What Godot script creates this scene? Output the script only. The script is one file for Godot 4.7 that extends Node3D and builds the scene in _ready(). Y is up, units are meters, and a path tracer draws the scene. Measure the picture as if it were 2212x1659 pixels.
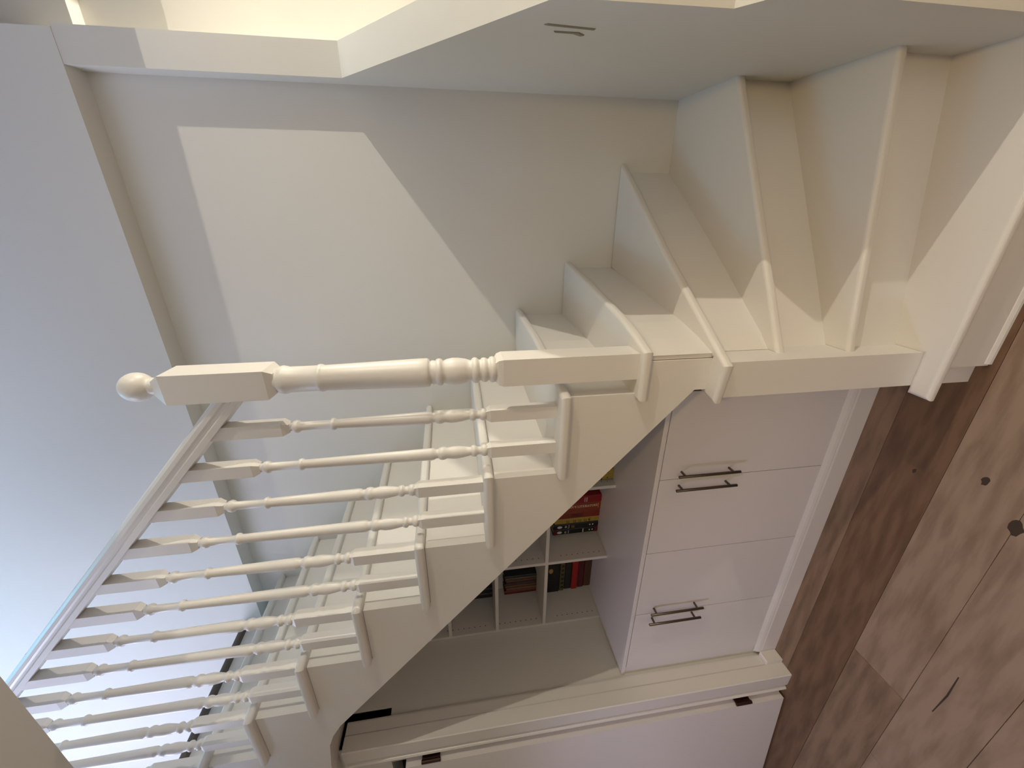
extends Node3D
# White-painted dancing-step staircase with storage under it, seen from about two metres away.
# Axes: x along the straight flight (it climbs towards -x), y up, z out of the back wall towards the room.

const RISE := 0.2313
const GOING := 0.2506
const ZO := 0.873          # outer ends of the treads
const ZS := 0.845          # face of the outer string
const FOV := 89.5614
const BX := Vector3(0.001562, -0.989186, 0.146658)
const BY := Vector3(0.922901, -0.055043, -0.381083)
const BZ := Vector3(0.385034, 0.135946, 0.912835)
const C_SKY := Color(0.5, 0.85, 1.0)
const E_SKY := 1.4
const C_UPWIN := Color(0.85, 0.87, 1.0)
const E_UPWIN := 9.6
const C_GLOBE := Color(1.0, 0.965, 0.89)
const E_GLOBE := 2.1
const C_WIN_F := Color(0.8, 0.9, 1.0)
const E_WIN_F := 0.7
const C_WIN_E := Color(1, 1, 1)
const E_WIN_E := 0.0
const E_MAIN := 3.9
const C_ROOM_A := Color(0.83, 0.82, 1.0)
const C_ROOM_B := Color(1.0, 0.83, 0.52)
const E_ROOM_A := 2.6
const E_ROOM_B := 1.9
const WX := -2.25          # side wall of the recess under the stairs

var M := {}
var counts := {}
var sharedm := {}

# ---------------------------------------------------------------- helpers
func numbered(parent: Node, called: String) -> String:
	var key := str(parent.get_instance_id()) + called
	var n: int = counts.get(key, 0)
	counts[key] = n + 1
	return called if n == 0 else "%s_%03d" % [called, n]

func paint(c: Color, rough: float, spec := 0.5) -> StandardMaterial3D:
	var m := StandardMaterial3D.new()
	m.albedo_color = c
	m.roughness = rough
	m.metallic_specular = spec
	return m

func noise_normal(freq: float, seed_: int, bump: float) -> NoiseTexture2D:
	var n := FastNoiseLite.new()
	n.seed = seed_
	n.frequency = freq
	n.fractal_octaves = 4
	var t := NoiseTexture2D.new()
	t.width = 256
	t.height = 256
	t.seamless = true
	t.as_normal_map = true
	t.bump_strength = bump
	t.noise = n
	return t

func begin(smooth := false) -> SurfaceTool:
	var st := SurfaceTool.new()
	st.begin(Mesh.PRIMITIVE_TRIANGLES)
	st.set_smooth_group(0 if smooth else -1)
	return st

func tri(st: SurfaceTool, a: Vector3, b: Vector3, c: Vector3, out: Vector3) -> void:
	var n := (b - a).cross(c - a)
	if n.length_squared() < 1e-18:
		return
	st.add_vertex(a)
	if n.dot(out) > 0.0:
		st.add_vertex(c)
		st.add_vertex(b)
	else:
		st.add_vertex(b)
		st.add_vertex(c)

func quad(st: SurfaceTool, a: Vector3, b: Vector3, c: Vector3, d: Vector3, out: Vector3) -> void:
	tri(st, a, b, c, out)
	tri(st, a, c, d, out)

func build(st: SurfaceTool, called: String, m: Material, parent: Node = null) -> MeshInstance3D:
	st.generate_normals()
	var o := MeshInstance3D.new()
	o.mesh = st.commit()
	o.material_override = m
	var p: Node = self if parent == null else parent
	o.name = numbered(p, called)
	p.add_child(o, true)
	return o

func inset(p: PackedVector2Array, d: float) -> PackedVector2Array:
	if d == 0.0:
		return p
	var out := PackedVector2Array()
	var n := p.size()
	for i in n:
		var e0 := (p[i] - p[(i + n - 1) % n]).normalized()
		var e1 := (p[(i + 1) % n] - p[i]).normalized()
		var n0 := Vector2(-e0.y, e0.x)
		var n1 := Vector2(-e1.y, e1.x)
		var k := maxf(1.0 + n0.dot(n1), 0.25)
		out.append(p[i] + (n0 + n1) * (d / k))
	return out

# Extrudes a plan polygon along an axis; prof is a list of (height, inset) from one end to the other.
func loft(st: SurfaceTool, poly: PackedVector2Array, o: Vector3, u: Vector3, v: Vector3, w: Vector3, prof: Array, shear := Vector3.ZERO) -> void:
	var p := poly.duplicate()
	var area := 0.0
	for i in p.size():
		area += p[i].cross(p[(i + 1) % p.size()])
	if area < 0.0:
		p.reverse()
	var rings := []
	for q in prof:
		var r := inset(p, q.y)
		var ring := PackedVector3Array()
		for s in r:
			ring.append(o + u * s.x + v * s.y + w * q.x)
		rings.append(ring)
	var n := p.size()
	for k in rings.size() - 1:
		for i in n:
			var j := (i + 1) % n
			var e := (p[j] - p[i]).normalized()
			var out2 := u * e.y - v * e.x
			var dw: float = prof[k + 1].x - prof[k].x
			var di: float = prof[k + 1].y - prof[k].y
			var out := out2 * absf(dw) + w * di * signf(dw) + out2 * 1e-6
			quad(st, rings[k][i], rings[k][j], rings[k + 1][j], rings[k + 1][i], out)
	for e in 2:
		var ring: PackedVector3Array = rings[0] if e == 0 else rings[-1]
		var t := Geometry2D.triangulate_polygon(inset(p, prof[0].y if e == 0 else prof[-1].y))
		for i in range(0, t.size(), 3):
			tri(st, ring[t[i]], ring[t[i + 1]], ring[t[i + 2]], -w if e == 0 else w)

func flat_prof(a: float, b: float, bev := 0.0) -> Array:
	if bev <= 0.0:
		return [Vector2(a, 0), Vector2(b, 0)]
	return [Vector2(a, bev), Vector2(a + bev, 0), Vector2(b - bev, 0), Vector2(b, bev)]

func round_prof(a: float, b: float, r: float) -> Array:
	var out := []
	for i in 6:
		var t := PI * 0.5 * i / 5.0
		out.append(Vector2(a + r - r * cos(t), r - r * sin(t)))
	for i in 6:
		var t := PI * 0.5 * i / 5.0
		out.append(Vector2(b - r + r * sin(t), r - r * cos(t)))
	return out

func rect(x0: float, y0: float, x1: float, y1: float) -> PackedVector2Array:
	return PackedVector2Array([Vector2(x0, y0), Vector2(x1, y0), Vector2(x1, y1), Vector2(x0, y1)])

func box(st: SurfaceTool, lo: Vector3, hi: Vector3, bev := 0.0) -> void:
	loft(st, rect(lo.x, lo.z, hi.x, hi.z), Vector3.ZERO, Vector3.RIGHT, Vector3.BACK, Vector3.UP, flat_prof(lo.y, hi.y, bev))

func box_obj(called: String, lo: Vector3, hi: Vector3, m: Material, parent: Node = null, bev := 0.0) -> MeshInstance3D:
	var st := begin()
	box(st, lo, hi, bev)
	return build(st, called, m, parent)

# plan polygon (x, z) between two heights
func plan_obj(called: String, pts: Array, prof: Array, m: Material, parent: Node = null) -> MeshInstance3D:
	var st := begin()
	loft(st, PackedVector2Array(pts), Vector3.ZERO, Vector3.RIGHT, Vector3.BACK, Vector3.UP, prof)
	return build(st, called, m, parent)

# elevation polygon (x, y) between two depths
func elev_obj(called: String, pts: Array, z0: float, z1: float, m: Material, parent: Node = null, bev := 0.0) -> MeshInstance3D:
	var st := begin()
	loft(st, PackedVector2Array(pts), Vector3.ZERO, Vector3.RIGHT, Vector3.UP, Vector3.BACK, flat_prof(z0, z1, bev))
	return build(st, called, m, parent)

# a moulding: section polygon (a, b) swept straight from p along w for a length
func strip(st: SurfaceTool, sec: Array, p: Vector3, u: Vector3, v: Vector3, w: Vector3, length: float) -> void:
	loft(st, PackedVector2Array(sec), p, u, v, w, flat_prof(0.0, length))

func lathe(st: SurfaceTool, prof: Array, at: Vector3, segs := 28) -> void:
	for k in prof.size() - 1:
		var a: Vector2 = prof[k]
		var b: Vector2 = prof[k + 1]
		for i in segs:
			var t0 := TAU * i / segs
			var t1 := TAU * (i + 1) / segs
			var d0 := Vector3(cos(t0), 0, sin(t0))
			var d1 := Vector3(cos(t1), 0, sin(t1))
			var out := (d0 + d1) * (b.y - a.y) + Vector3.UP * (a.x - b.x) * 2.0
			quad(st, at + d0 * a.x + Vector3.UP * a.y, at + d1 * a.x + Vector3.UP * a.y, at + d1 * b.x + Vector3.UP * b.y, at + d0 * b.x + Vector3.UP * b.y, out)

# square section turned through a list of (half width, height)
func square_loft(st: SurfaceTool, prof: Array, at: Vector3) -> void:
	var r := []
	for q in prof:
		r.append([at + Vector3(-q.x, q.y, -q.x), at + Vector3(q.x, q.y, -q.x), at + Vector3(q.x, q.y, q.x), at + Vector3(-q.x, q.y, q.x)])
	var outs := [Vector3.FORWARD, Vector3.RIGHT, Vector3.BACK, Vector3.LEFT]
	for k in r.size() - 1:
		for i in 4:
			var j := (i + 1) % 4
			var up: float = prof[k].x - prof[k + 1].x
			quad(st, r[k][i], r[k][j], r[k + 1][j], r[k + 1][i], outs[i] * (prof[k + 1].y - prof[k].y) + Vector3.UP * up)
	quad(st, r[0][0], r[0][1], r[0][2], r[0][3], Vector3.DOWN)
	var l: Array = r[-1]
	quad(st, l[0], l[1], l[2], l[3], Vector3.UP)

func cyl(st: SurfaceTool, a: Vector3, b: Vector3, r: float, segs := 14) -> void:
	var w := (b - a).normalized()
	var u := w.cross(Vector3.UP if absf(w.y) < 0.9 else Vector3.RIGHT).normalized()
	var v := w.cross(u)
	var p := PackedVector2Array()
	for i in segs:
		p.append(Vector2(cos(TAU * i / segs), sin(TAU * i / segs)) * r)
	loft(st, p, a, u, v, w, flat_prof(0.0, a.distance_to(b), r * 0.12))

func struct(o: Node3D) -> Node3D:
	o.set_meta("kind", "structure")
	return o

func holder(called: String, at := Vector3.ZERO) -> Node3D:
	var o := Node3D.new()
	o.name = numbered(self, called)
	o.position = at
	add_child(o, true)
	return o

func tag(o: Node, label: String, category: String, group := "") -> void:
	o.set_meta("label", label)
	o.set_meta("category", category)
	if group != "":
		o.set_meta("group", group)

# ---------------------------------------------------------------- scene
func _ready() -> void:
	view_and_light()
	materials()
	shell()
	staircase()
	railing()
	cabinets()
	bookshelf()
	books()
	door()

func area_light(called: String, at: Vector3, toward: Vector3, size: Vector2, col: Color, energy: float, parent: Node) -> void:
	var l := AreaLight3D.new()
	l.name = called
	l.area_size = size
	l.light_color = col
	l.light_energy = energy
	l.area_range = 14.0
	l.area_attenuation = 2.0
	l.shadow_enabled = true
	parent.add_child(l, true)
	var up := Vector3.UP if absf(toward.normalized().y) < 0.9 else Vector3.RIGHT
	l.transform = Transform3D(Basis.looking_at(toward, up), at)

func view_and_light() -> void:
	var cam := Camera3D.new()
	cam.name = "camera"
	cam.fov = FOV
	cam.near = 0.03
	cam.transform = Transform3D(Basis(BX, BY, BZ), Vector3(0, 1.6781, 1.843))
	add_child(cam)
	cam.make_current()
	var e := Environment.new()
	e.background_mode = Environment.BG_COLOR
	e.background_color = Color(0.05, 0.055, 0.06)
	e.tonemap_mode = Environment.TONE_MAPPER_LINEAR
	e.tonemap_exposure = 1.0
	e.sdfgi_enabled = true
	e.ssao_enabled = true
	e.ssil_enabled = true
	var we := WorldEnvironment.new()
	we.name = "environment"
	we.environment = e
	add_child(we)
	lamps()

func glow(c: Color, e: float) -> StandardMaterial3D:
	var m := paint(Color(0.9, 0.9, 0.9), 0.6)
	m.emission_enabled = true
	m.emission = c
	m.emission_energy_multiplier = e
	return m

func opening(called: String, at: Vector3, n: Vector3, size: Vector2, col: Color, energy: float) -> void:
	if energy <= 0.0:
		return
	var k: int = counts.get("openings", 0) + 1
	counts["openings"] = k
	var w := struct(holder("%s_%d" % [called, k], at))
	var u := Vector3.RIGHT if absf(n.x) < 0.5 else Vector3.BACK
	var v := n.cross(u)
	var a := size.x * 0.5
	var b := size.y * 0.5
	for s in [[-a - 0.06, -b - 0.06, a + 0.06, -b], [-a - 0.06, b, a + 0.06, b + 0.06], [-a - 0.06, -b, -a, b], [a, -b, a + 0.06, b]]:
		var st := begin()
		loft(st, rect(s[0], s[1], s[2], s[3]), Vector3.ZERO, u, v, n, flat_prof(0.001, 0.03, 0.003))
		build(st, "frame", M.frame, w)
	var st2 := begin()
	loft(st2, rect(-a, -b, a, b), Vector3.ZERO, u, v, n, flat_prof(0.001, 0.008))
	build(st2, "pane", glow(col, 0.6), w)
	area_light("daylight", n * 0.03, n, size, col, energy, w)

func dome(called: String, label: String, at: Vector3, b: Basis, energy: float) -> void:
	if energy <= 0.0:
		return
	var g := holder(called, at)
	g.basis = b
	tag(g, label, "lamp")
	var st := begin(true)
	var pr := []
	for i in 9:
		var t := PI * 0.5 * i / 8.0
		pr.append(Vector2(0.05 * sin(t), -0.036 * cos(t)))
	lathe(st, pr, Vector3.ZERO, 24)
	build(st, "glass_dome", glow(C_GLOBE, 3.0), g)
	st = begin(true)
	lathe(st, [Vector2(0.058, 0.0), Vector2(0.058, -0.005), Vector2(0.05, -0.007)], Vector3.ZERO, 24)
	build(st, "rim", M.frame, g)
	var o := OmniLight3D.new()
	o.name = "dome_light"
	o.position = Vector3(0, -0.018, 0)
	o.light_color = C_GLOBE
	o.light_energy = energy
	o.light_size = 0.017
	o.omni_range = 12.0
	o.omni_attenuation = 2.0
	o.shadow_enabled = true
	g.add_child(o)

func lamps() -> void:
	# daylight: frosted panes in white frames, in the roof, the upper hall and the walls behind the viewer
	M.frame = paint(Color(0.9, 0.9, 0.89), 0.4)
	opening("window", Vector3(-1.9, 5.3, 0.55), Vector3.DOWN, Vector2(1.0, 0.7), C_SKY, E_SKY)
	opening("window", Vector3(-4.0, 4.2, 2.0), Vector3.RIGHT, Vector2(2.0, 1.5), C_UPWIN, E_UPWIN)
	opening("window", Vector3(1.0, 1.5, 5.0), Vector3.FORWARD, Vector2(1.4, 1.3), C_WIN_F, E_WIN_F)
	opening("window", Vector3(4.2, 1.5, 2.9), Vector3.LEFT, Vector2(1.4, 1.3), C_WIN_E, E_WIN_E)
	# glass dome lamps of the hall beyond the knee wall: one under the ceiling, one on the wall
	dome("ceiling_dome_lamp", "small warm glass dome lamp under the hall ceiling beyond the knee wall", Vector3(3.0, 2.645, 1.6), Basis.IDENTITY, E_MAIN)
	dome("wall_dome_lamp", "small warm glass dome lamp on the hall wall behind the knee wall", Vector3(1.5, 2.2, -0.109), Basis(Vector3.RIGHT, -PI * 0.5), E_GLOBE)
	# recessed downlights in the ceiling of the room
	var at := [Vector3(-2.25, 2.646, 2.3), Vector3(0.4, 2.646, 2.7)]
	var en := [E_ROOM_A, E_ROOM_B]
	var angles := [58.0, 75.0]
	var words := ["round recessed ceiling light near the door side of the room", "round recessed ceiling light behind the viewer on the hall side"]
	for i in 2:
		if en[i] <= 0.0:
			continue
		var p := holder("ceiling_light", at[i])
		tag(p, words[i], "ceiling light", "recessed ceiling lights")
		var st := begin(true)
		lathe(st, [Vector2(0.085, 0.0), Vector2(0.085, -0.004), Vector2(0.078, -0.008), Vector2(0.066, -0.008), Vector2(0.064, 0.0)], Vector3.ZERO, 32)
		build(st, "trim_ring", M.frame, p)
		st = begin(true)
		lathe(st, [Vector2(0.064, -0.003), Vector2(0.0, -0.004)], Vector3.ZERO, 32)
		build(st, "diffuser", glow([C_ROOM_A, C_ROOM_B][i], 2.0), p)
		var l := SpotLight3D.new()
		l.name = "downlight"
		l.transform = Transform3D(Basis.looking_at(Vector3.DOWN, Vector3.RIGHT), Vector3(0, -0.012, 0))
		l.light_color = [C_ROOM_A, C_ROOM_B][i]
		l.light_energy = en[i]
		l.light_size = 0.06
		l.spot_angle = angles[i]
		l.spot_angle_attenuation = 0.6
		l.spot_range = 12.0
		l.spot_attenuation = 2.0
		l.shadow_enabled = true
		p.add_child(l)

func materials() -> void:
	M.wall = paint(Color(0.87, 0.86, 0.83), 0.85, 0.3)
	M.wall.normal_enabled = true
	M.wall.normal_texture = noise_normal(0.02, 3, 1.5)
	M.wall.normal_scale = 0.15
	M.wall.uv1_triplanar = true
	M.wall.uv1_world_triplanar = true
	M.wall.uv1_scale = Vector3(2, 2, 2)
	M.ceil = paint(Color(0.88, 0.88, 0.87), 0.9, 0.3)
	M.trim = paint(Color(0.9, 0.885, 0.86), 0.38)
	M.tread = paint(Color(0.89, 0.875, 0.85), 0.42)
	M.cab = paint(Color(0.9, 0.885, 0.87), 0.3)
	M.shelf = paint(Color(0.86, 0.84, 0.81), 0.5)
	M.door = paint(Color(0.9, 0.88, 0.87), 0.35)
	M.steel = paint(Color(0.42, 0.38, 0.33), 0.32)
	M.steel.metallic = 0.9
	M.bronze = paint(Color(0.22, 0.11, 0.08), 0.5)
	M.bronze.metallic = 0.4
	M.knot = paint(Color(0.24, 0.18, 0.13), 0.7)
	M.hole = paint(Color(0.1, 0.09, 0.08), 0.9)
	M.scuff = paint(Color(0.6, 0.58, 0.5), 0.9)
	M.landing = paint(Color(0.36, 0.32, 0.28), 0.6)
	M.page = paint(Color(0.85, 0.8, 0.68), 0.9)

func wood(base: Color, dark: Color, seed_: int) -> StandardMaterial3D:
	var m := StandardMaterial3D.new()
	var n := FastNoiseLite.new()
	n.seed = seed_
	n.frequency = 0.012
	n.fractal_octaves = 5
	n.domain_warp_enabled = true
	n.domain_warp_amplitude = 20.0
	n.domain_warp_frequency = 0.01
	var t := NoiseTexture2D.new()
	t.width = 512
	t.height = 512
	t.seamless = true
	t.noise = n
	var g := Gradient.new()
	g.set_color(0, dark)
	g.set_color(1, base)
	g.set_offset(0, 0.15)
	g.set_offset(1, 0.7)
	t.color_ramp = g
	m.albedo_texture = t
	m.uv1_triplanar = true
	m.uv1_world_triplanar = true
	m.uv1_scale = Vector3(0.5, 3.0, 3.0)
	m.roughness = 0.42
	return m

func knee_x(z: float) -> float:
	return 0.477 - 0.054 * z

# a plate standing in the slightly skewed plane of the knee wall
func knee_obj(called: String, pts: Array, t0: float, t1: float, m: Material, parent: Node, bev := 0.0) -> MeshInstance3D:
	var st := begin()
	var u := Vector3(-0.054, 0, 1)
	loft(st, PackedVector2Array(pts), Vector3(0.477, 0, 0), u, Vector3.UP, Vector3.RIGHT, flat_prof(t0, t1, bev))
	return build(st, called, m, parent)

func shell() -> void:
	# floor of wide oak planks running along the flight
	var fl := struct(holder("floor"))
	var slab := box_obj("subfloor", Vector3(-4.1, -0.2, -0.25), Vector3(4.3, -0.012, 5.1), paint(Color(0.12, 0.09, 0.07), 0.9), fl)
	slab.set_meta("kind", "structure")
	var tones := [[Color(0.56, 0.46, 0.37), Color(0.46, 0.37, 0.29)], [Color(0.47, 0.36, 0.27), Color(0.38, 0.28, 0.2)], [Color(0.62, 0.53, 0.45), Color(0.53, 0.44, 0.36)]]
	var mats := []
	for i in 3:
		mats.append(wood(tones[i][0], tones[i][1], 20 + i))
	var rng := RandomNumberGenerator.new()
	rng.seed = 5
	var row := 0
	var z := -0.1
	var tone_of := [0, 1, 0, 1, 0, 1, 2, 2, 2, 0, 2]
	var edges := [-0.11, 0.11, 0.318, 0.526, 0.733, 0.94]
	while edges[-1] < 4.9:
		edges.append(edges[-1] + 0.207)
	for i in edges.size() - 1:
		var x := -4.0
		while x < 4.2:
			var x2 := minf(x + 1.5 + rng.randf() * 0.9, 4.2)
			if i == 4:
				x2 = 4.2
			if i == 5 and x < -3.5:
				x2 = -1.75
			if 4.2 - x2 < 0.5:
				x2 = 4.2
			var tone: int = tone_of[i] if i < tone_of.size() else rng.randi() % 3
			if i == 3:
				tone = 0
			elif i == 4:
				tone = 1
			elif i >= 5:
				tone = 2 if rng.randf() < 0.75 else 0
			var st := begin()
			box(st, Vector3(x + 0.0006, -0.012, edges[i] + 0.0006), Vector3(x2 - 0.0006, 0.0, edges[i + 1] - 0.0006), 0.0012)
			build(st, "plank", mats[tone], fl)
			x = x2
	# knots and a crack in the boards
	var knots := [[Vector3(-0.86, 0, 0.86), 0.008], [Vector3(-0.776, 0, 1.04), 0.012], [Vector3(-0.867, 0, 1.15), 0.02]]
	for k in knots:
		var st := begin()
		var p := PackedVector2Array()
		for j in 12:
			var rr: float = k[1] * (0.75 + 0.5 * rng.randf())
			p.append(Vector2(cos(TAU * j / 12) * rr * 1.3, sin(TAU * j / 12) * rr * 0.8))
		loft(st, p, k[0], Vector3.RIGHT, Vector3.BACK, Vector3.UP, flat_prof(-0.004, 0.0005))
		build(st, "knot", M.knot, fl)
	var cr := begin()
	loft(cr, PackedVector2Array([Vector2(-1.68, 1.22), Vector2(-1.57, 1.226), Vector2(-1.47, 1.224), Vector2(-1.47, 1.2275), Vector2(-1.57, 1.2315), Vector2(-1.68, 1.223)]), Vector3.ZERO, Vector3.RIGHT, Vector3.BACK, Vector3.UP, flat_prof(-0.004, 0.0004))
	build(cr, "crack", M.knot, fl)
	# lower walls
	struct(box_obj("wall_back", Vector3(-4.1, -0.2, -0.25), Vector3(0.56, 2.889, 0.0), M.wall))
	struct(box_obj("wall_hall", Vector3(0.56, -0.2, -0.25), Vector3(4.3, 2.913, -0.109), M.wall))
	var kw := struct(holder("wall_right"))
	var prof := [Vector2(-0.001, 0), Vector2(0.925, 0), Vector2(0.925, 0.962), Vector2(0.83, 1.038), Vector2(0.815, 1.432), Vector2(0.088, 2.028), Vector2(0.088, 2.889), Vector2(-0.001, 2.889)]
	knee_obj("knee_wall", prof, 0.0, 0.105, M.wall, kw)
	# scuffed dents in the plaster of the knee wall
	knee_obj("scuff", [Vector2(0.665, 1.298), Vector2(0.672, 1.297), Vector2(0.682, 1.42), Vector2(0.675, 1.428)], -0.003, 0.01, M.scuff, kw, 0.002)
	knee_obj("scuff", [Vector2(0.622, 1.322), Vector2(0.628, 1.312), Vector2(0.642, 1.33), Vector2(0.64, 1.395), Vector2(0.635, 1.392), Vector2(0.634, 1.345)], -0.003, 0.01, M.scuff, kw, 0.0015)
	# upper storey: the wall over the stairs stands a little proud of the lower wall
	struct(box_obj("wall_upper", Vector3(-4.1, 2.889, -0.25), Vector3(0.568, 5.3, 0.09), M.wall))
	struct(box_obj("wall_upper", Vector3(0.568, 2.913, -0.25), Vector3(4.3, 5.3, -0.05), M.wall))
	struct(box_obj("wall_west", Vector3(-4.2, -0.2, -0.25), Vector3(-4.0, 5.3, 5.1), M.wall))
	struct(box_obj("wall_east", Vector3(4.2, -0.2, -0.25), Vector3(4.4, 5.3, 5.1), M.wall))
	struct(box_obj("wall_front", Vector3(-4.1, -0.2, 5.0), Vector3(4.3, 5.3, 5.2), M.wall))
	struct(box_obj("ceiling_upper", Vector3(-4.2, 5.3, -0.25), Vector3(4.4, 5.45, 5.2), M.ceil))
	struct(box_obj("ceiling", Vector3(-4.0, 2.646, 1.19), Vector3(4.2, 2.95, 5.0), M.ceil))
	struct(box_obj("ceiling_hall", Vector3(1.0, 2.645, -0.109), Vector3(4.2, 2.95, 1.19), M.ceil))
	# recess side wall and the wall holding the door
	var wl := struct(holder("wall_left"))
	box_obj("wall_face", Vector3(-2.42, 0, 0.0), Vector3(WX, 2.66, 0.74), M.wall, wl)
	var cb := begin()
	strip(cb, [Vector2(-0.01, 0.64), Vector2(0.012, 0.64), Vector2(0.014, 0.648), Vector2(0.014, 0.692), Vector2(0.008, 0.698), Vector2(0.008, 0.704), Vector2(0.013, 0.71), Vector2(0.013, 0.74), Vector2(-0.01, 0.74)], Vector3(WX, 0, 0), Vector3.RIGHT, Vector3.BACK, Vector3.UP, 2.3)
	build(cb, "corner_board", M.trim, wl)
	box_obj("baseboard", Vector3(WX, 0, 0.642), Vector3(WX + 0.04, 0.1, 0.70), M.trim, wl, 0.004)
	struct(box_obj("trim_2", Vector3(-3.0, 2.32, 0.741), Vector3(-2.16, 2.66, 0.809), M.wall))
	struct(box_obj("wall_door", Vector3(-3.4, 2.1, 0.6), Vector3(WX, 2.66, 0.745), M.wall))
	struct(box_obj("wall_door", Vector3(-4.0, 0, 0.6), Vector3(-3.3, 2.66, 0.745), M.wall))

func line_z(a: Vector2, b: Vector2, z: float) -> Vector2:
	return a.lerp(b, (z - a.y) / (b.y - a.y))

func nose(k: int) -> Array:
	# nosing line of tread k from the outer end to the wall, in plan (x, z)
	match k:
		1: return [Vector2(-0.5, 0.95), Vector2(0.43, 0.962)]
		2: return [Vector2(-0.38, 0.8495), Vector2(0.455, 0.7055)]
		3: return [Vector2(-0.38, 0.834), Vector2(0.475, 0.365)]
		4: return [Vector2(-0.377, 0.91), Vector2(-0.119, 0.507), Vector2(0.24, 0.0)]
		5: return [Vector2(-0.337, ZO), Vector2(-0.302, 0.77), Vector2(-0.275, 0.66), Vector2(-0.22, 0.344), Vector2(-0.168, 0.0)]
		6: return [Vector2(-0.463, ZO), Vector2(-0.435, 0.72), Vector2(-0.402, 0.408), Vector2(-0.385, 0.0)]
	var wall := {7: -0.63, 8: -0.872, 9: -1.13, 10: -1.40, 11: -1.65, 12: -1.90, 13: -2.15}
	var xo := -0.463 - GOING * (k - 6)
	return [Vector2(xo, ZO), Vector2(wall[k], 0.0)]

func back_shift(pl: Array, d: float) -> Array:
	var out := []
	for i in pl.size():
		var a: Vector2 = pl[maxi(i - 1, 0)]
		var b: Vector2 = pl[mini(i + 1, pl.size() - 1)]
		var t := (b - a).normalized()
		var n := Vector2(t.y, -t.x)
		if n.x > 0.0 or (absf(n.x) < 0.5 and n.y > 0.0):
			n = -n
		out.append(pl[i] + n * d)
	return out

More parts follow.
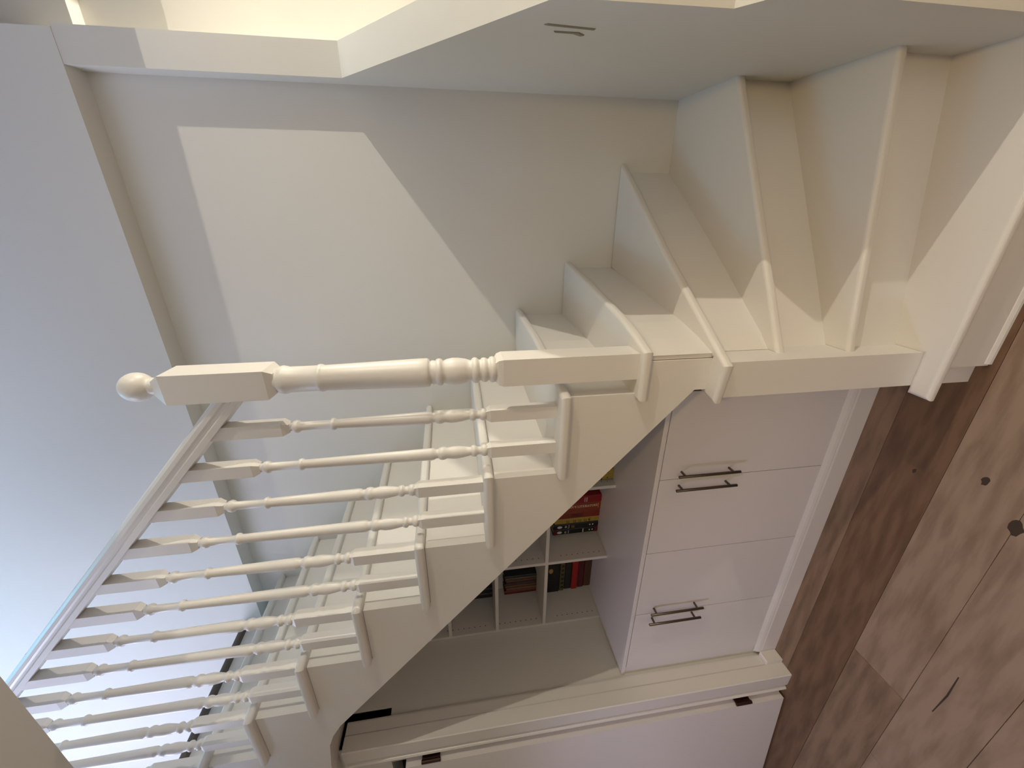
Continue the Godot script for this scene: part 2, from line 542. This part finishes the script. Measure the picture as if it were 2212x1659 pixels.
func staircase() -> void:
	var s := holder("staircase")
	tag(s, "white painted wooden staircase with winding lower steps and an open outer string", "staircase")
	# ---- treads
	for k in range(1, 13):
		var f := nose(k)
		var nb := back_shift(nose(k + 1), 0.04)
		var pts := f.duplicate()
		var y := RISE * k
		if k == 1:
			pts = [Vector2(-0.515, 0.95), Vector2(0.44, 0.962), Vector2(0.458, 0.6), Vector2(-0.38, 0.74), Vector2(-0.38, 0.884), Vector2(-0.512, 0.884)]
		elif k == 2:
			pts = [f[0], f[1], Vector2(0.478, 0.27), Vector2(-0.2, 0.62), Vector2(-0.38, 0.71)]
		elif k == 3:
			pts = [f[0], f[1], Vector2(0.492, -0.01), Vector2(0.14, -0.01), Vector2(-0.22, 0.49), Vector2(-0.38, 0.70)]
		elif k == 4:
			pts = [f[0], f[1], f[2], Vector2(-0.2, 0.0)]
			var g := back_shift(nose(5), 0.06)
			for i in range(g.size() - 2, -1, -1):
				if g[i].y < 0.84:
					pts.append(g[i])
			pts.append_array([Vector2(-0.372, 0.84), Vector2(-0.487, 0.803), Vector2(-0.503, 0.893)])
		else:
			nb = back_shift(nose(k + 1), 0.06)
			for i in range(nb.size() - 1, -1, -1):
				if nb[i].y < ZS - 0.02:
					pts.append(Vector2(nb[i].x, maxf(nb[i].y, 0.0)))
			var xb: float = nose(k + 1)[0].x - 0.02
			if k == 5:
				xb = -0.49
			pts.append(Vector2(xb - (0.0 if k == 5 else 0.012), ZS - 0.018))
			pts.append(Vector2(xb - (0.0 if k == 5 else 0.012), ZO))
		plan_obj("tread", pts, round_prof(y - 0.031, y, 0.0125), M.tread, s)
	# ---- risers
	for k in range(1, 14):
		var f := back_shift(nose(k), 0.03)
		var y0 := RISE * (k - 1) - 0.006
		var y1 := RISE * k - 0.03
		if k == 1:
			f = [Vector2(-0.42, 0.897), Vector2(0.44, 0.905)]
		elif k == 2:
			f = [Vector2(-0.38, 0.8026), Vector2(0.455, 0.658)]
		elif k == 3:
			f = [Vector2(-0.38, 0.772), Vector2(-0.2, 0.68), Vector2(0.475, 0.322)]
		elif k == 4:
			f = [Vector2(-0.372, 0.79), Vector2(-0.33, 0.745), Vector2(-0.062, 0.385), Vector2(0.205, 0.0)]
		elif k == 5:
			f[0] = line_z(f[1], f[0], 0.842)
		else:
			f[0] = line_z(f[1], f[0], 0.84)
		if k == 1:
			y0 = 0.0
		var b := back_shift(f, 0.016)
		b.reverse()
		var pts := f.duplicate()
		pts.append_array(b)
		plan_obj("riser", pts, flat_prof(y0, y1), M.trim, s)
	# ---- outer string, cut to the steps above and raked below
	var top := []
	for k in range(5, 13):
		var xr: float = line_z(nose(k + 1)[0], nose(k + 1)[-1], 0.845).x - 0.028
		if k == 5:
			top.append(Vector2(-0.375, RISE * 5 - 0.032))
			xr = -0.474
		top.append(Vector2(xr, RISE * k - 0.032))
		top.append(Vector2(xr, RISE * (k + 1) - 0.032))
	top.append(Vector2(-3.0, RISE * 13 - 0.032))
	var low := [Vector2(-3.0, 2.315), Vector2(-2.14, 2.305), Vector2(-1.99, 2.285), Vector2(-1.93, 2.262), Vector2(-1.87, 2.225), Vector2(-0.474, 0.962), Vector2(-0.474, 0.9), Vector2(-0.375, 0.9)]
	top.append_array(low)
	elev_obj("outer_string", top, 0.81, ZS, M.trim, s)
	# ---- box under the fourth step, newel of the winders
	box_obj("corner_post", Vector3(-0.486, 0.0, 0.72), Vector3(-0.374, RISE * 4 - 0.031, 0.887), M.trim, s, 0.002)
	# ---- soffit board under the flight and under the landing
	elev_obj("soffit", [Vector2(-0.474, 0.972), Vector2(-1.88, 2.245), Vector2(-2.0, 2.3), Vector2(-2.25, 2.318), Vector2(-2.25, 2.338), Vector2(-2.0, 2.32), Vector2(-1.87, 2.268), Vector2(-0.474, 0.995)], 0.0, 0.81, M.trim, s)
	# ---- quarter round at the foot of the first riser
	var sh := begin()
	strip(sh, [Vector2(0, 0), Vector2(0.024, 0), Vector2(0.023, 0.008), Vector2(0.018, 0.017), Vector2(0.009, 0.023), Vector2(0, 0.025)], Vector3(-0.414, 0, 0.897), Vector3.BACK, Vector3.UP, Vector3(1, 0, 0.009), 0.85)
	build(sh, "shoe_moulding", M.trim, s)
	# ---- landing at the head of the flight
	var ln := nose(13)
	plan_obj("landing", [ln[0], ln[1], Vector2(-4.0, 0.0), Vector2(-4.0, 1.18), Vector2(ln[0].x, 1.18)], round_prof(RISE * 13 - 0.03, RISE * 13, 0.012), M.landing, struct(holder("floor_upper")))

func baluster_mesh(long: bool) -> Array:
	var a := 0.872 if long else 0.767      # start of the upper block
	var ring := 0.758 if long else 0.648
	var blocks := begin()
	var h := 0.019
	square_loft(blocks, [Vector2(h, 0.0), Vector2(h, 0.203), Vector2(h - 0.006, 0.216)], Vector3.ZERO)
	square_loft(blocks, [Vector2(h - 0.007, a - 0.004), Vector2(h, a + 0.014), Vector2(h, 1.0 if not long else 1.1)], Vector3.ZERO)
	var st := begin(true)
	var p := [Vector2(0.012, 0.212), Vector2(0.0175, 0.217), Vector2(0.019, 0.224), Vector2(0.0165, 0.231), Vector2(0.0125, 0.234), Vector2(0.0125, 0.246), Vector2(0.0175, 0.250), Vector2(0.0185, 0.256), Vector2(0.0165, 0.262), Vector2(0.013, 0.265), Vector2(0.0165, 0.283), Vector2(0.0195, 0.305), Vector2(0.0195, 0.32), Vector2(0.0165, 0.338), Vector2(0.0195, 0.345), Vector2(0.0205, 0.352), Vector2(0.0185, 0.360), Vector2(0.0145, 0.364), Vector2(0.0145, 0.372), Vector2(0.018, 0.378), Vector2(0.0188, 0.386), Vector2(0.0175, 0.45), Vector2(0.013, ring - 0.008), Vector2(0.0165, ring - 0.005), Vector2(0.0178, ring), Vector2(0.0165, ring + 0.005), Vector2(0.012, ring + 0.008), Vector2(0.0125, a - 0.032), Vector2(0.017, a - 0.027), Vector2(0.0185, a - 0.02), Vector2(0.016, a - 0.013), Vector2(0.012, a - 0.01), Vector2(0.012, a)]
	lathe(st, p, Vector3.ZERO, 20)
	st.generate_normals()
	blocks.generate_normals()
	var mesh: ArrayMesh = st.commit()
	mesh = blocks.commit(mesh)
	return [mesh]

func rail_y(x: float) -> float:
	return 2.243 - 0.9205 * (x + 0.43)

func railing() -> void:
	var s := holder("stair_railing")
	tag(s, "white turned balustrade with ball topped newel post climbing beside the straight flight", "railing")
	# ---- newel
	var at := Vector3(-0.3875, RISE * 5, 0.8085)
	var n := Node3D.new()
	n.name = "newel_post"
	n.position = at
	s.add_child(n)
	var sq := begin()
	var h := 0.0395
	square_loft(sq, [Vector2(h, 0.0), Vector2(h, 0.397), Vector2(h - 0.004, 0.410), Vector2(h - 0.012, 0.417)], Vector3.ZERO)
	build(sq, "lower_block", M.trim, n)
	sq = begin()
	square_loft(sq, [Vector2(h - 0.012, 0.995), Vector2(h, 1.012), Vector2(h, 1.252), Vector2(h - 0.021, 1.285)], Vector3.ZERO)
	build(sq, "upper_block", M.trim, n)
	var st := begin(true)
	var p := [Vector2(0.030, 0.412), Vector2(0.036, 0.417), Vector2(0.038, 0.424), Vector2(0.036, 0.431), Vector2(0.031, 0.434), Vector2(0.031, 0.438), Vector2(0.0345, 0.442), Vector2(0.0355, 0.448), Vector2(0.034, 0.454), Vector2(0.029, 0.458), Vector2(0.031, 0.463), Vector2(0.036, 0.468), Vector2(0.037, 0.474), Vector2(0.034, 0.481), Vector2(0.029, 0.484), Vector2(0.0345, 0.50), Vector2(0.038, 0.52), Vector2(0.0385, 0.535), Vector2(0.036, 0.551), Vector2(0.031, 0.562), Vector2(0.037, 0.566), Vector2(0.0385, 0.573), Vector2(0.037, 0.58), Vector2(0.033, 0.583), Vector2(0.034, 0.592), Vector2(0.031, 0.598), Vector2(0.0385, 0.601), Vector2(0.0405, 0.606), Vector2(0.0405, 0.63), Vector2(0.0375, 0.75), Vector2(0.0345, 0.877), Vector2(0.037, 0.881), Vector2(0.038, 0.886), Vector2(0.037, 0.891), Vector2(0.0345, 0.895), Vector2(0.0345, 0.965), Vector2(0.037, 0.972), Vector2(0.0385, 0.980), Vector2(0.036, 0.990), Vector2(0.031, 0.996), Vector2(0.031, 1.002)]
	lathe(st, p, Vector3.ZERO, 32)
	build(st, "turned_shaft", M.trim, n)
	st = begin(true)
	var b := [Vector2(0.021, 1.280), Vector2(0.0205, 1.288), Vector2(0.0225, 1.292), Vector2(0.0195, 1.298)]
	for i in 17:
		var t := -PI * 0.5 + 0.55 + (PI - 0.55) * i / 16.0
		b.append(Vector2(0.0375 * cos(t), 1.331 + 0.0375 * sin(t)))
	lathe(st, b, Vector3.ZERO, 32)
	build(st, "ball_finial", M.trim, n)
	# ---- handrail: grooved section swept up the rake
	var x0 := -0.41
	var x1 := -2.05
	var w := Vector3(x1 - x0, rail_y(x1) - rail_y(x0), 0)
	var len_ := w.length()
	w = w.normalized()
	var v := Vector3(0, 1, 0)
	var rs := begin()
	var sec := [Vector2(-0.03, 0.0), Vector2(0.03, 0.0), Vector2(0.031, 0.02), Vector2(0.026, 0.026), Vector2(0.026, 0.034), Vector2(0.031, 0.042), Vector2(0.03, 0.056), Vector2(0.022, 0.068), Vector2(0.01, 0.074), Vector2(-0.01, 0.074), Vector2(-0.022, 0.068), Vector2(-0.03, 0.056), Vector2(-0.031, 0.042), Vector2(-0.026, 0.034), Vector2(-0.026, 0.026), Vector2(-0.031, 0.02)]
	strip(rs, sec, Vector3(x0, rail_y(x0), 0.8085), Vector3.BACK, v, w, len_)
	build(rs, "handrail", M.trim, s)
	# ---- balusters, two on every step
	var short_m: ArrayMesh = baluster_mesh(false)[0]
	var long_m: ArrayMesh = baluster_mesh(true)[0]
	for i in 14:
		var k := 6 + i / 2
		var long := i % 2 == 1
		var xn := -0.463 - GOING * (k - 6)
		var o := MeshInstance3D.new()
		o.mesh = long_m if long else short_m
		o.material_override = M.trim
		o.name = numbered(s, "baluster")
		o.position = Vector3(xn - (0.191 if long else 0.066), RISE * k - 0.0005, 0.8085)
		s.add_child(o, true)

func handle(parent: Node, x: float, y0: float, y1: float, zf: float) -> void:
	var st := begin(true)
	cyl(st, Vector3(x, y0, zf + 0.034), Vector3(x, y1, zf + 0.034), 0.006, 14)
	for y in [y0 + 0.03, y1 - 0.03]:
		cyl(st, Vector3(x, y, zf), Vector3(x, y, zf + 0.034), 0.005, 10)
	build(st, "bar_handle", M.steel, parent)

func cabinets() -> void:
	var zf := 0.624
	var top := 0.881
	var xs := [-0.584, -0.984, -1.388, -1.789, -2.192]
	var words := ["white two-door base cabinet next to the foot of the stairs", "white two-door base cabinet in the corner by the side wall"]
	for i in 2:
		var c := holder("base_cabinet", Vector3(xs[2 * i + 1], 0, 0.3))
		tag(c, words[i], "cabinet", "base cabinets under the stairs")
		var off := -c.position
		box_obj("body", Vector3(xs[2 * i + 2] + 0.001, 0.06, 0.03) + off, Vector3(xs[2 * i] - 0.001, top - 0.002, zf - 0.019) + off, M.cab, c)
		for j in 2:
			var xa: float = xs[2 * i + j + 1]
			var xb: float = xs[2 * i + j]
			var d := Node3D.new()
			d.name = "door" if j == 0 else "door_001"
			c.add_child(d, true)
			var panel := box_obj("panel", Vector3(xa + 0.0015, 0.1, zf - 0.018) + off, Vector3(xb - 0.0015, top - 0.004, zf) + off, M.cab, d, 0.0012)
			var hx: float = (xa + 0.034) if j == 0 else (xb - 0.034)
			handle(d, hx + off.x, 0.544, 0.818, zf + off.z)
	var w := box_obj("worktop", Vector3(WX + 0.001, top, 0.002), Vector3(-0.53, 0.901, zf + 0.002), M.cab, null, 0.0015)
	tag(w, "thin white worktop board lying across both base cabinets under the stairs", "worktop")
	box_obj("filler_panel", Vector3(-2.249, 0.0, 0.56), Vector3(-2.193, top, zf - 0.004), M.cab, struct(holder("trim_1")))
	# skirting in front of the cabinets
	var st := begin()
	strip(st, [Vector2(0, 0), Vector2(0.016, 0), Vector2(0.016, 0.082), Vector2(0.0135, 0.09), Vector2(0.0135, 0.094), Vector2(0.010, 0.106), Vector2(0.004, 0.118), Vector2(0.002, 0.122), Vector2(0.0, 0.122)], Vector3(-2.22, 0, zf + 0.001), Vector3.BACK, Vector3.UP, Vector3.RIGHT, 1.74)
	struct(build(st, "baseboard_front", M.trim))

func soffit_y(x: float) -> float:
	return minf(0.972 - 0.907 * (x + 0.474), 2.30)

func bookshelf() -> void:
	var s := holder("bookshelf", Vector3(-1.75, 0.901, 0.15))
	tag(s, "white open bookcase of square cubbies built in under the sloping stair", "bookcase")
	var off := -s.position
	var zf := 0.292
	for x in [-1.271, -1.757, -2.248]:
		var xa: float = x
		var xb: float = x + 0.018
		var st := begin()
		var y_a := soffit_y(xa) - 0.004
		var y_b := soffit_y(xb) - 0.004
		loft(st, PackedVector2Array([Vector2(xa, 0.9012), Vector2(xb, 0.9012), Vector2(xb, y_b), Vector2(xa, y_a)]), off, Vector3.RIGHT, Vector3.UP, Vector3.BACK, flat_prof(0.016, zf))
		var up := build(st, "upright", M.shelf, s)
		# rows of shelf pin holes
		var hs := begin()
		for y in [0.935, 1.29, 1.6]:
			for j in 8:
				var yy: float = y + 0.032 * j
				if yy < y_b - 0.03:
					for zz in [zf - 0.037]:
						cyl(hs, Vector3(xb - 0.002, yy, zz) + off, Vector3(xb + 0.0006, yy, zz) + off, 0.0028, 8)
		var h := build(hs, "pin_holes", M.hole, up)
		h.set_meta("kind", "stuff")
	# shelves between the uprights
	var lv := [1.25, 1.532, 1.805]
	for i in 3:
		var y: float = lv[i]
		box_obj("shelf", Vector3(-2.23, y - 0.009, 0.016) + off, Vector3(-1.757, y + 0.009, zf) + off, M.shelf, s)
		if i < 2:
			var xr := -1.271
			if y > soffit_y(-1.271) - 0.02:
				xr = -1.45
			box_obj("shelf", Vector3(-1.739, y - 0.009, 0.016) + off, Vector3(xr, y + 0.009, zf) + off, M.shelf, s)
	elev_obj("back_panel", [Vector2(-2.248, 0.902) + Vector2(off.x, off.y), Vector2(-0.66, 0.902) + Vector2(off.x, off.y), Vector2(-0.66, 1.12) + Vector2(off.x, off.y), Vector2(-1.93, 2.28) + Vector2(off.x, off.y), Vector2(-2.248, 2.29) + Vector2(off.x, off.y)], 0.002 + off.z, 0.015 + off.z, M.shelf, s)

func book(called: String, lo: Vector3, hi: Vector3, col: Color, lying: bool, label: String, group: String) -> Node3D:
	# cover boards, rounded spine towards the room and a page block; the spine faces +z
	var at := Vector3((lo.x + hi.x) * 0.5, lo.y, (lo.z + hi.z) * 0.5)
	var b := holder(called, at)
	tag(b, label, "book", group)
	var key := "book" + col.to_html()
	if not M.has(key):
		M[key] = paint(col, 0.45)
	var l := lo - at
	var h := hi - at
	var st := begin()
	var t := 0.003
	if lying:
		# section in (y, z): boards at bottom and top, spine in front
		var y0 := l.y
		var y1 := h.y
		loft(st, PackedVector2Array([Vector2(l.z, y0), Vector2(h.z - 0.004, y0), Vector2(h.z, y0 + 0.006), Vector2(h.z, y1 - 0.006), Vector2(h.z - 0.004, y1), Vector2(l.z, y1), Vector2(l.z, y1 - t), Vector2(h.z - 0.006, y1 - t), Vector2(h.z - 0.006, y0 + t), Vector2(l.z, y0 + t)]), Vector3.ZERO, Vector3.BACK, Vector3.UP, Vector3.RIGHT, flat_prof(l.x, h.x))
		build(st, "cover", M[key], b)
		box_obj("pages", Vector3(l.x + 0.003, y0 + t, l.z + 0.003), Vector3(h.x - 0.003, y1 - t, h.z - 0.0065), M.page, b)
	else:
		loft(st, PackedVector2Array([Vector2(l.x, l.z), Vector2(l.x + t, l.z), Vector2(l.x + t, h.z - 0.006), Vector2(h.x - t, h.z - 0.006), Vector2(h.x - t, l.z), Vector2(h.x, l.z), Vector2(h.x, h.z - 0.004), Vector2(h.x - 0.006, h.z), Vector2(l.x + 0.006, h.z), Vector2(l.x, h.z - 0.004)]), Vector3.ZERO, Vector3.RIGHT, Vector3.BACK, Vector3.UP, flat_prof(l.y, h.y))
		build(st, "cover", M[key], b)
		box_obj("pages", Vector3(l.x + t, l.y + 0.003, l.z + 0.003), Vector3(h.x - t, h.y - 0.003, h.z - 0.0065), M.page, b)
	return b

func spine_mark(b: Node3D, x0: float, x1: float, y0: float, y1: float, z: float, col: Color, called := "label_band") -> void:
	var key := "mark" + col.to_html()
	if not M.has(key):
		M[key] = paint(col, 0.6)
	var p := b.position
	box_obj(called, Vector3(x0, y0, z - 0.001) - p, Vector3(x1, y1, z + 0.0006) - p, M[key], b)

func spine_oval(b: Node3D, x: float, y: float, rx: float, ry: float, z: float, col: Color) -> void:
	var key := "mark" + col.to_html()
	if not M.has(key):
		M[key] = paint(col, 0.6)
	var p := PackedVector2Array()
	for i in 14:
		p.append(Vector2(cos(TAU * i / 14) * rx, sin(TAU * i / 14) * ry))
	var st := begin()
	loft(st, p, Vector3(x, y, z) - b.position, Vector3.RIGHT, Vector3.UP, Vector3.BACK, flat_prof(-0.001, 0.0006))
	build(st, "oval_emblem", M[key], b)

func spine_text(b: Node3D, words: String, x: float, y_top: float, length: float, z: float, col: Color, serif := true) -> void:
	# reads downwards along the spine, letters' tops towards +x
	var t := TextMesh.new()
	var f := SystemFont.new()
	f.font_names = PackedStringArray(["Droid Serif" if serif else "Droid Sans"])
	f.font_weight = 700
	t.font = f
	t.text = words
	t.font_size = 32
	t.pixel_size = 0.0005
	t.depth = 0.0008
	t.horizontal_alignment = HORIZONTAL_ALIGNMENT_LEFT
	var o := MeshInstance3D.new()
	o.mesh = t
	var key := "mark" + col.to_html()
	if not M.has(key):
		M[key] = paint(col, 0.6)
	o.material_override = M[key]
	o.name = numbered(b, "title")
	b.add_child(o, true)
	var bx := t.get_aabb()
	var k := length / maxf(bx.size.x, 0.001)
	o.transform = Transform3D(Basis(Vector3(0, -1, 0) * k, Vector3(1, 0, 0) * k, Vector3(0, 0, 1)), Vector3(x - (bx.position.y + bx.size.y * 0.5) * k, y_top + bx.position.x * k, z + 0.0003) - b.position)

func books() -> void:
	var y := 0.9015
	var z := 0.132
	var g := "books standing on the worktop in the lower right cubby"
	# standing row, right to left
	var b := book("book", Vector3(-1.487, y, 0.02), Vector3(-1.437, y + 0.27, z + 0.004), Color(0.55, 0.05, 0.05), false, "thick red book at the open end of the standing row in the lower cubby", g)
	spine_mark(b, -1.478, -1.448, y + 0.085, y + 0.09, z + 0.004, Color(0.85, 0.75, 0.7))
	spine_mark(b, -1.478, -1.448, y + 0.097, y + 0.101, z + 0.004, Color(0.85, 0.75, 0.7))
	spine_oval(b, -1.466, y + 0.165, 0.016, 0.016, z + 0.004, Color(0.75, 0.4, 0.3))
	b = book("book", Vector3(-1.549, y, 0.02), Vector3(-1.4875, y + 0.275, z), Color(0.55, 0.2, 0.05), false, "thick rust orange book with white serif title beside the red book", g)
	spine_text(b, "CHILDREN'S LITERATURE", -1.511, y + 0.262, 0.245, z, Color(0.9, 0.82, 0.7))
	spine_mark(b, -1.53, -1.498, y + 0.012, y + 0.015, z, Color(0.85, 0.7, 0.3))
	b = book("book", Vector3(-1.597, y, 0.02), Vector3(-1.5495, y + 0.27, z - 0.002), Color(0.5, 0.16, 0.03), false, "plain burnt orange book between the titled orange one and the yellow one", g)
	spine_mark(b, -1.585, -1.562, y + 0.1, y + 0.17, z - 0.002, Color(0.4, 0.11, 0.03))
	b = book("book", Vector3(-1.635, y, 0.02), Vector3(-1.5975, y + 0.268, z - 0.004), Color(0.66, 0.55, 0.2), false, "mustard yellow book standing beside the two black spines", g)
	spine_text(b, "u  u u u l", -1.616, y + 0.2, 0.15, z - 0.004, Color(0.45, 0.36, 0.1))
	spine_mark(b, -1.622, -1.612, y + 0.055, y + 0.065, z - 0.004, Color(0.2, 0.1, 0.05))
	for i in 2:
		var xa := -1.677 - 0.039 * i
		b = book("book", Vector3(xa, y, 0.02), Vector3(xa + 0.0385, y + 0.272, z - 0.006), Color(0.025, 0.025, 0.03), false, ["black book with white oval emblem next to the mustard yellow spine", "black book with red foot and white oval, leftmost of the standing row"][i], g)
		spine_oval(b, xa + 0.019, y + 0.235, 0.009, 0.015, z - 0.006, Color(0.85, 0.85, 0.82))
		spine_text(b, ["a J", "e I"][i], xa + 0.019, y + 0.205, 0.028, z - 0.006, Color(0.7, 0.7, 0.68), false)
		for j in 2:
			spine_mark(b, xa + 0.015, xa + 0.024, y + 0.03 + 0.018 * j, y + 0.037 + 0.018 * j, z - 0.006, Color(0.85, 0.85, 0.82))
		if i == 1:
			spine_mark(b, xa + 0.006, xa + 0.032, y + 0.088, y + 0.094, z - 0.006, Color(0.85, 0.85, 0.82))
			spine_mark(b, xa + 0.003, xa + 0.036, y + 0.003, y + 0.02, z - 0.006, Color(0.4, 0.04, 0.04))
			spine_mark(b, xa + 0.003, xa + 0.036, y + 0.252, y + 0.27, z - 0.006, Color(0.4, 0.04, 0.04))
		else:
			spine_mark(b, xa + 0.008, xa + 0.026, y + 0.145, y + 0.165, z - 0.006, Color(0.5, 0.35, 0.12))
	# flat pile in the cubby to the left
	g = "books lying in the pile in the lower left cubby"
	var hts := [0.045, 0.043, 0.04, 0.048, 0.03, 0.09]
	var cols := [Color(0.3, 0.17, 0.09), Color(0.3, 0.03, 0.03), Color(0.6, 0.07, 0.04), Color(0.05, 0.055, 0.05), Color(0.35, 0.32, 0.16), Color(0.03, 0.03, 0.035)]
	var lab := ["brown book at the bottom of the flat pile in the lower left cubby", "dark red book lying on the brown one in the flat pile", "bright red book in the middle of the flat pile", "dark green black book lying on the bright red one in the pile", "olive yellow patterned book under the thick black one in the pile", "thick black book on top of the flat pile in the lower left cubby"]
	var yy := y
	for i in 6:
		var xa: float = -2.19 - 0.004 * (i % 3) - 0.003 * i
		b = book("book", Vector3(xa, yy, 0.018), Vector3(xa + 0.3, yy + hts[i] - 0.0004, 0.105 - 0.003 * (i % 2)), cols[i], true, lab[i], g)
		if i == 4:
			for j in 7:
				spine_mark(b, xa + 0.02 + 0.036 * j, xa + 0.04 + 0.036 * j, yy + 0.006, yy + 0.022, 0.105, Color(0.12, 0.12, 0.06))
		yy += hts[i]
	spine_oval(b, -2.03, yy - 0.03, 0.02, 0.014, 0.102, Color(0.7, 0.55, 0.3))
	# standing row on the first shelf of that bay
	g = "books standing on the middle shelf above the flat pile"
	cols = [Color(0.03, 0.025, 0.025), Color(0.35, 0.25, 0.17), Color(0.3, 0.13, 0.07), Color(0.16, 0.05, 0.04), Color(0.38, 0.22, 0.07), Color(0.42, 0.27, 0.12), Color(0.38, 0.06, 0.04)]
	lab = ["black book at the open end of the row on the middle shelf", "tan book beside the black one on the middle shelf", "chestnut brown book third in the row on the middle shelf", "dark maroon book in the centre of the row on the middle shelf", "ochre brown book beside the maroon one on the middle shelf", "light brown book next to the red one on the middle shelf", "red book at the wall end of the row on the middle shelf"]
	var x := -2.035
	for i in 7:
		var wd: float = [0.018, 0.022, 0.026, 0.016, 0.024, 0.02, 0.03][i]
		b = book("book", Vector3(x - wd, 1.2595, 0.02), Vector3(x - 0.0004, 1.2595 + 0.205 - 0.006 * (i % 3), 0.1), cols[i], false, lab[i], g)
		x -= wd
	# dark books on the second shelf
	g = "dark books on the upper shelf by the side wall"
	cols = [Color(0.05, 0.05, 0.05), Color(0.09, 0.08, 0.075), Color(0.14, 0.10, 0.08)]
	lab = ["black book at the open end of the upper shelf row", "charcoal grey book between two others on the upper shelf", "dark brown book nearest the side wall on the upper shelf"]
	x = -2.075
	for i in 3:
		b = book("book", Vector3(x - 0.04, 1.5415, 0.02), Vector3(x - 0.0004, 1.5415 + 0.2 - 0.01 * i, 0.1), cols[i], false, lab[i], g)
		x -= 0.04
	# two yellow books in the low end of the slope
	g = "yellow books under the low end of the slope"
	for i in 2:
		var xa := -1.248 + 0.033 * i
		b = book("book", Vector3(xa, y, 0.1), Vector3(xa + 0.0325, y + 0.19, 0.25), Color(0.72, 0.6, 0.25), false, ["pale yellow book leaning against the end upright of the bookcase", "pale yellow book second from the end upright of the bookcase"][i], g)
		spine_mark(b, xa + 0.002, xa + 0.031, y + 0.062, y + 0.067, 0.25, Color(0.25, 0.12, 0.05))
		spine_mark(b, xa + 0.012, xa + 0.018, y + 0.03, y + 0.036, 0.25, Color(0.25, 0.15, 0.05))

func door() -> void:
	var d := struct(holder("door_1", Vector3(-2.4, 0, 0.78)))
	var p := -d.position
	# architrave on the face towards the room, with a quirk and a bead, then the rebate
	var st := begin()
	strip(st, [Vector2(-2.405, 0.7), Vector2(-2.232, 0.7), Vector2(-2.232, 0.762), Vector2(-2.236, 0.766), Vector2(-2.318, 0.764), Vector2(-2.322, 0.752), Vector2(-2.338, 0.752), Vector2(-2.342, 0.764), Vector2(-2.35, 0.768), Vector2(-2.36, 0.764), Vector2(-2.364, 0.745), Vector2(-2.405, 0.742)], p, Vector3.RIGHT, Vector3.BACK, Vector3.UP, 2.3)
	build(st, "architrave", M.trim, d)
	var leaf := Node3D.new()
	leaf.name = "door_leaf"
	leaf.position = Vector3(-2.402, 0, 0.776) + p
	leaf.rotation.y = deg_to_rad(4.5)
	d.add_child(leaf)
	box_obj("panel", Vector3(-0.86, 0.01, -0.035), Vector3(0.0, 2.03, 0.006), M.door, leaf, 0.002)
	for y in [0.25, 1.91]:
		st = begin()
		box(st, Vector3(-2.402, y - 0.043, 0.742) + p, Vector3(-2.362, y + 0.043, 0.747) + p, 0.001)
		cyl(st, Vector3(-2.392, y - 0.045, 0.776) + p, Vector3(-2.392, y + 0.045, 0.776) + p, 0.009, 12)
		box(st, Vector3(-2.4, y - 0.043, 0.745) + p, Vector3(-2.39, y + 0.043, 0.778) + p, 0.001)
		build(st, "hinge", M.bronze, d)
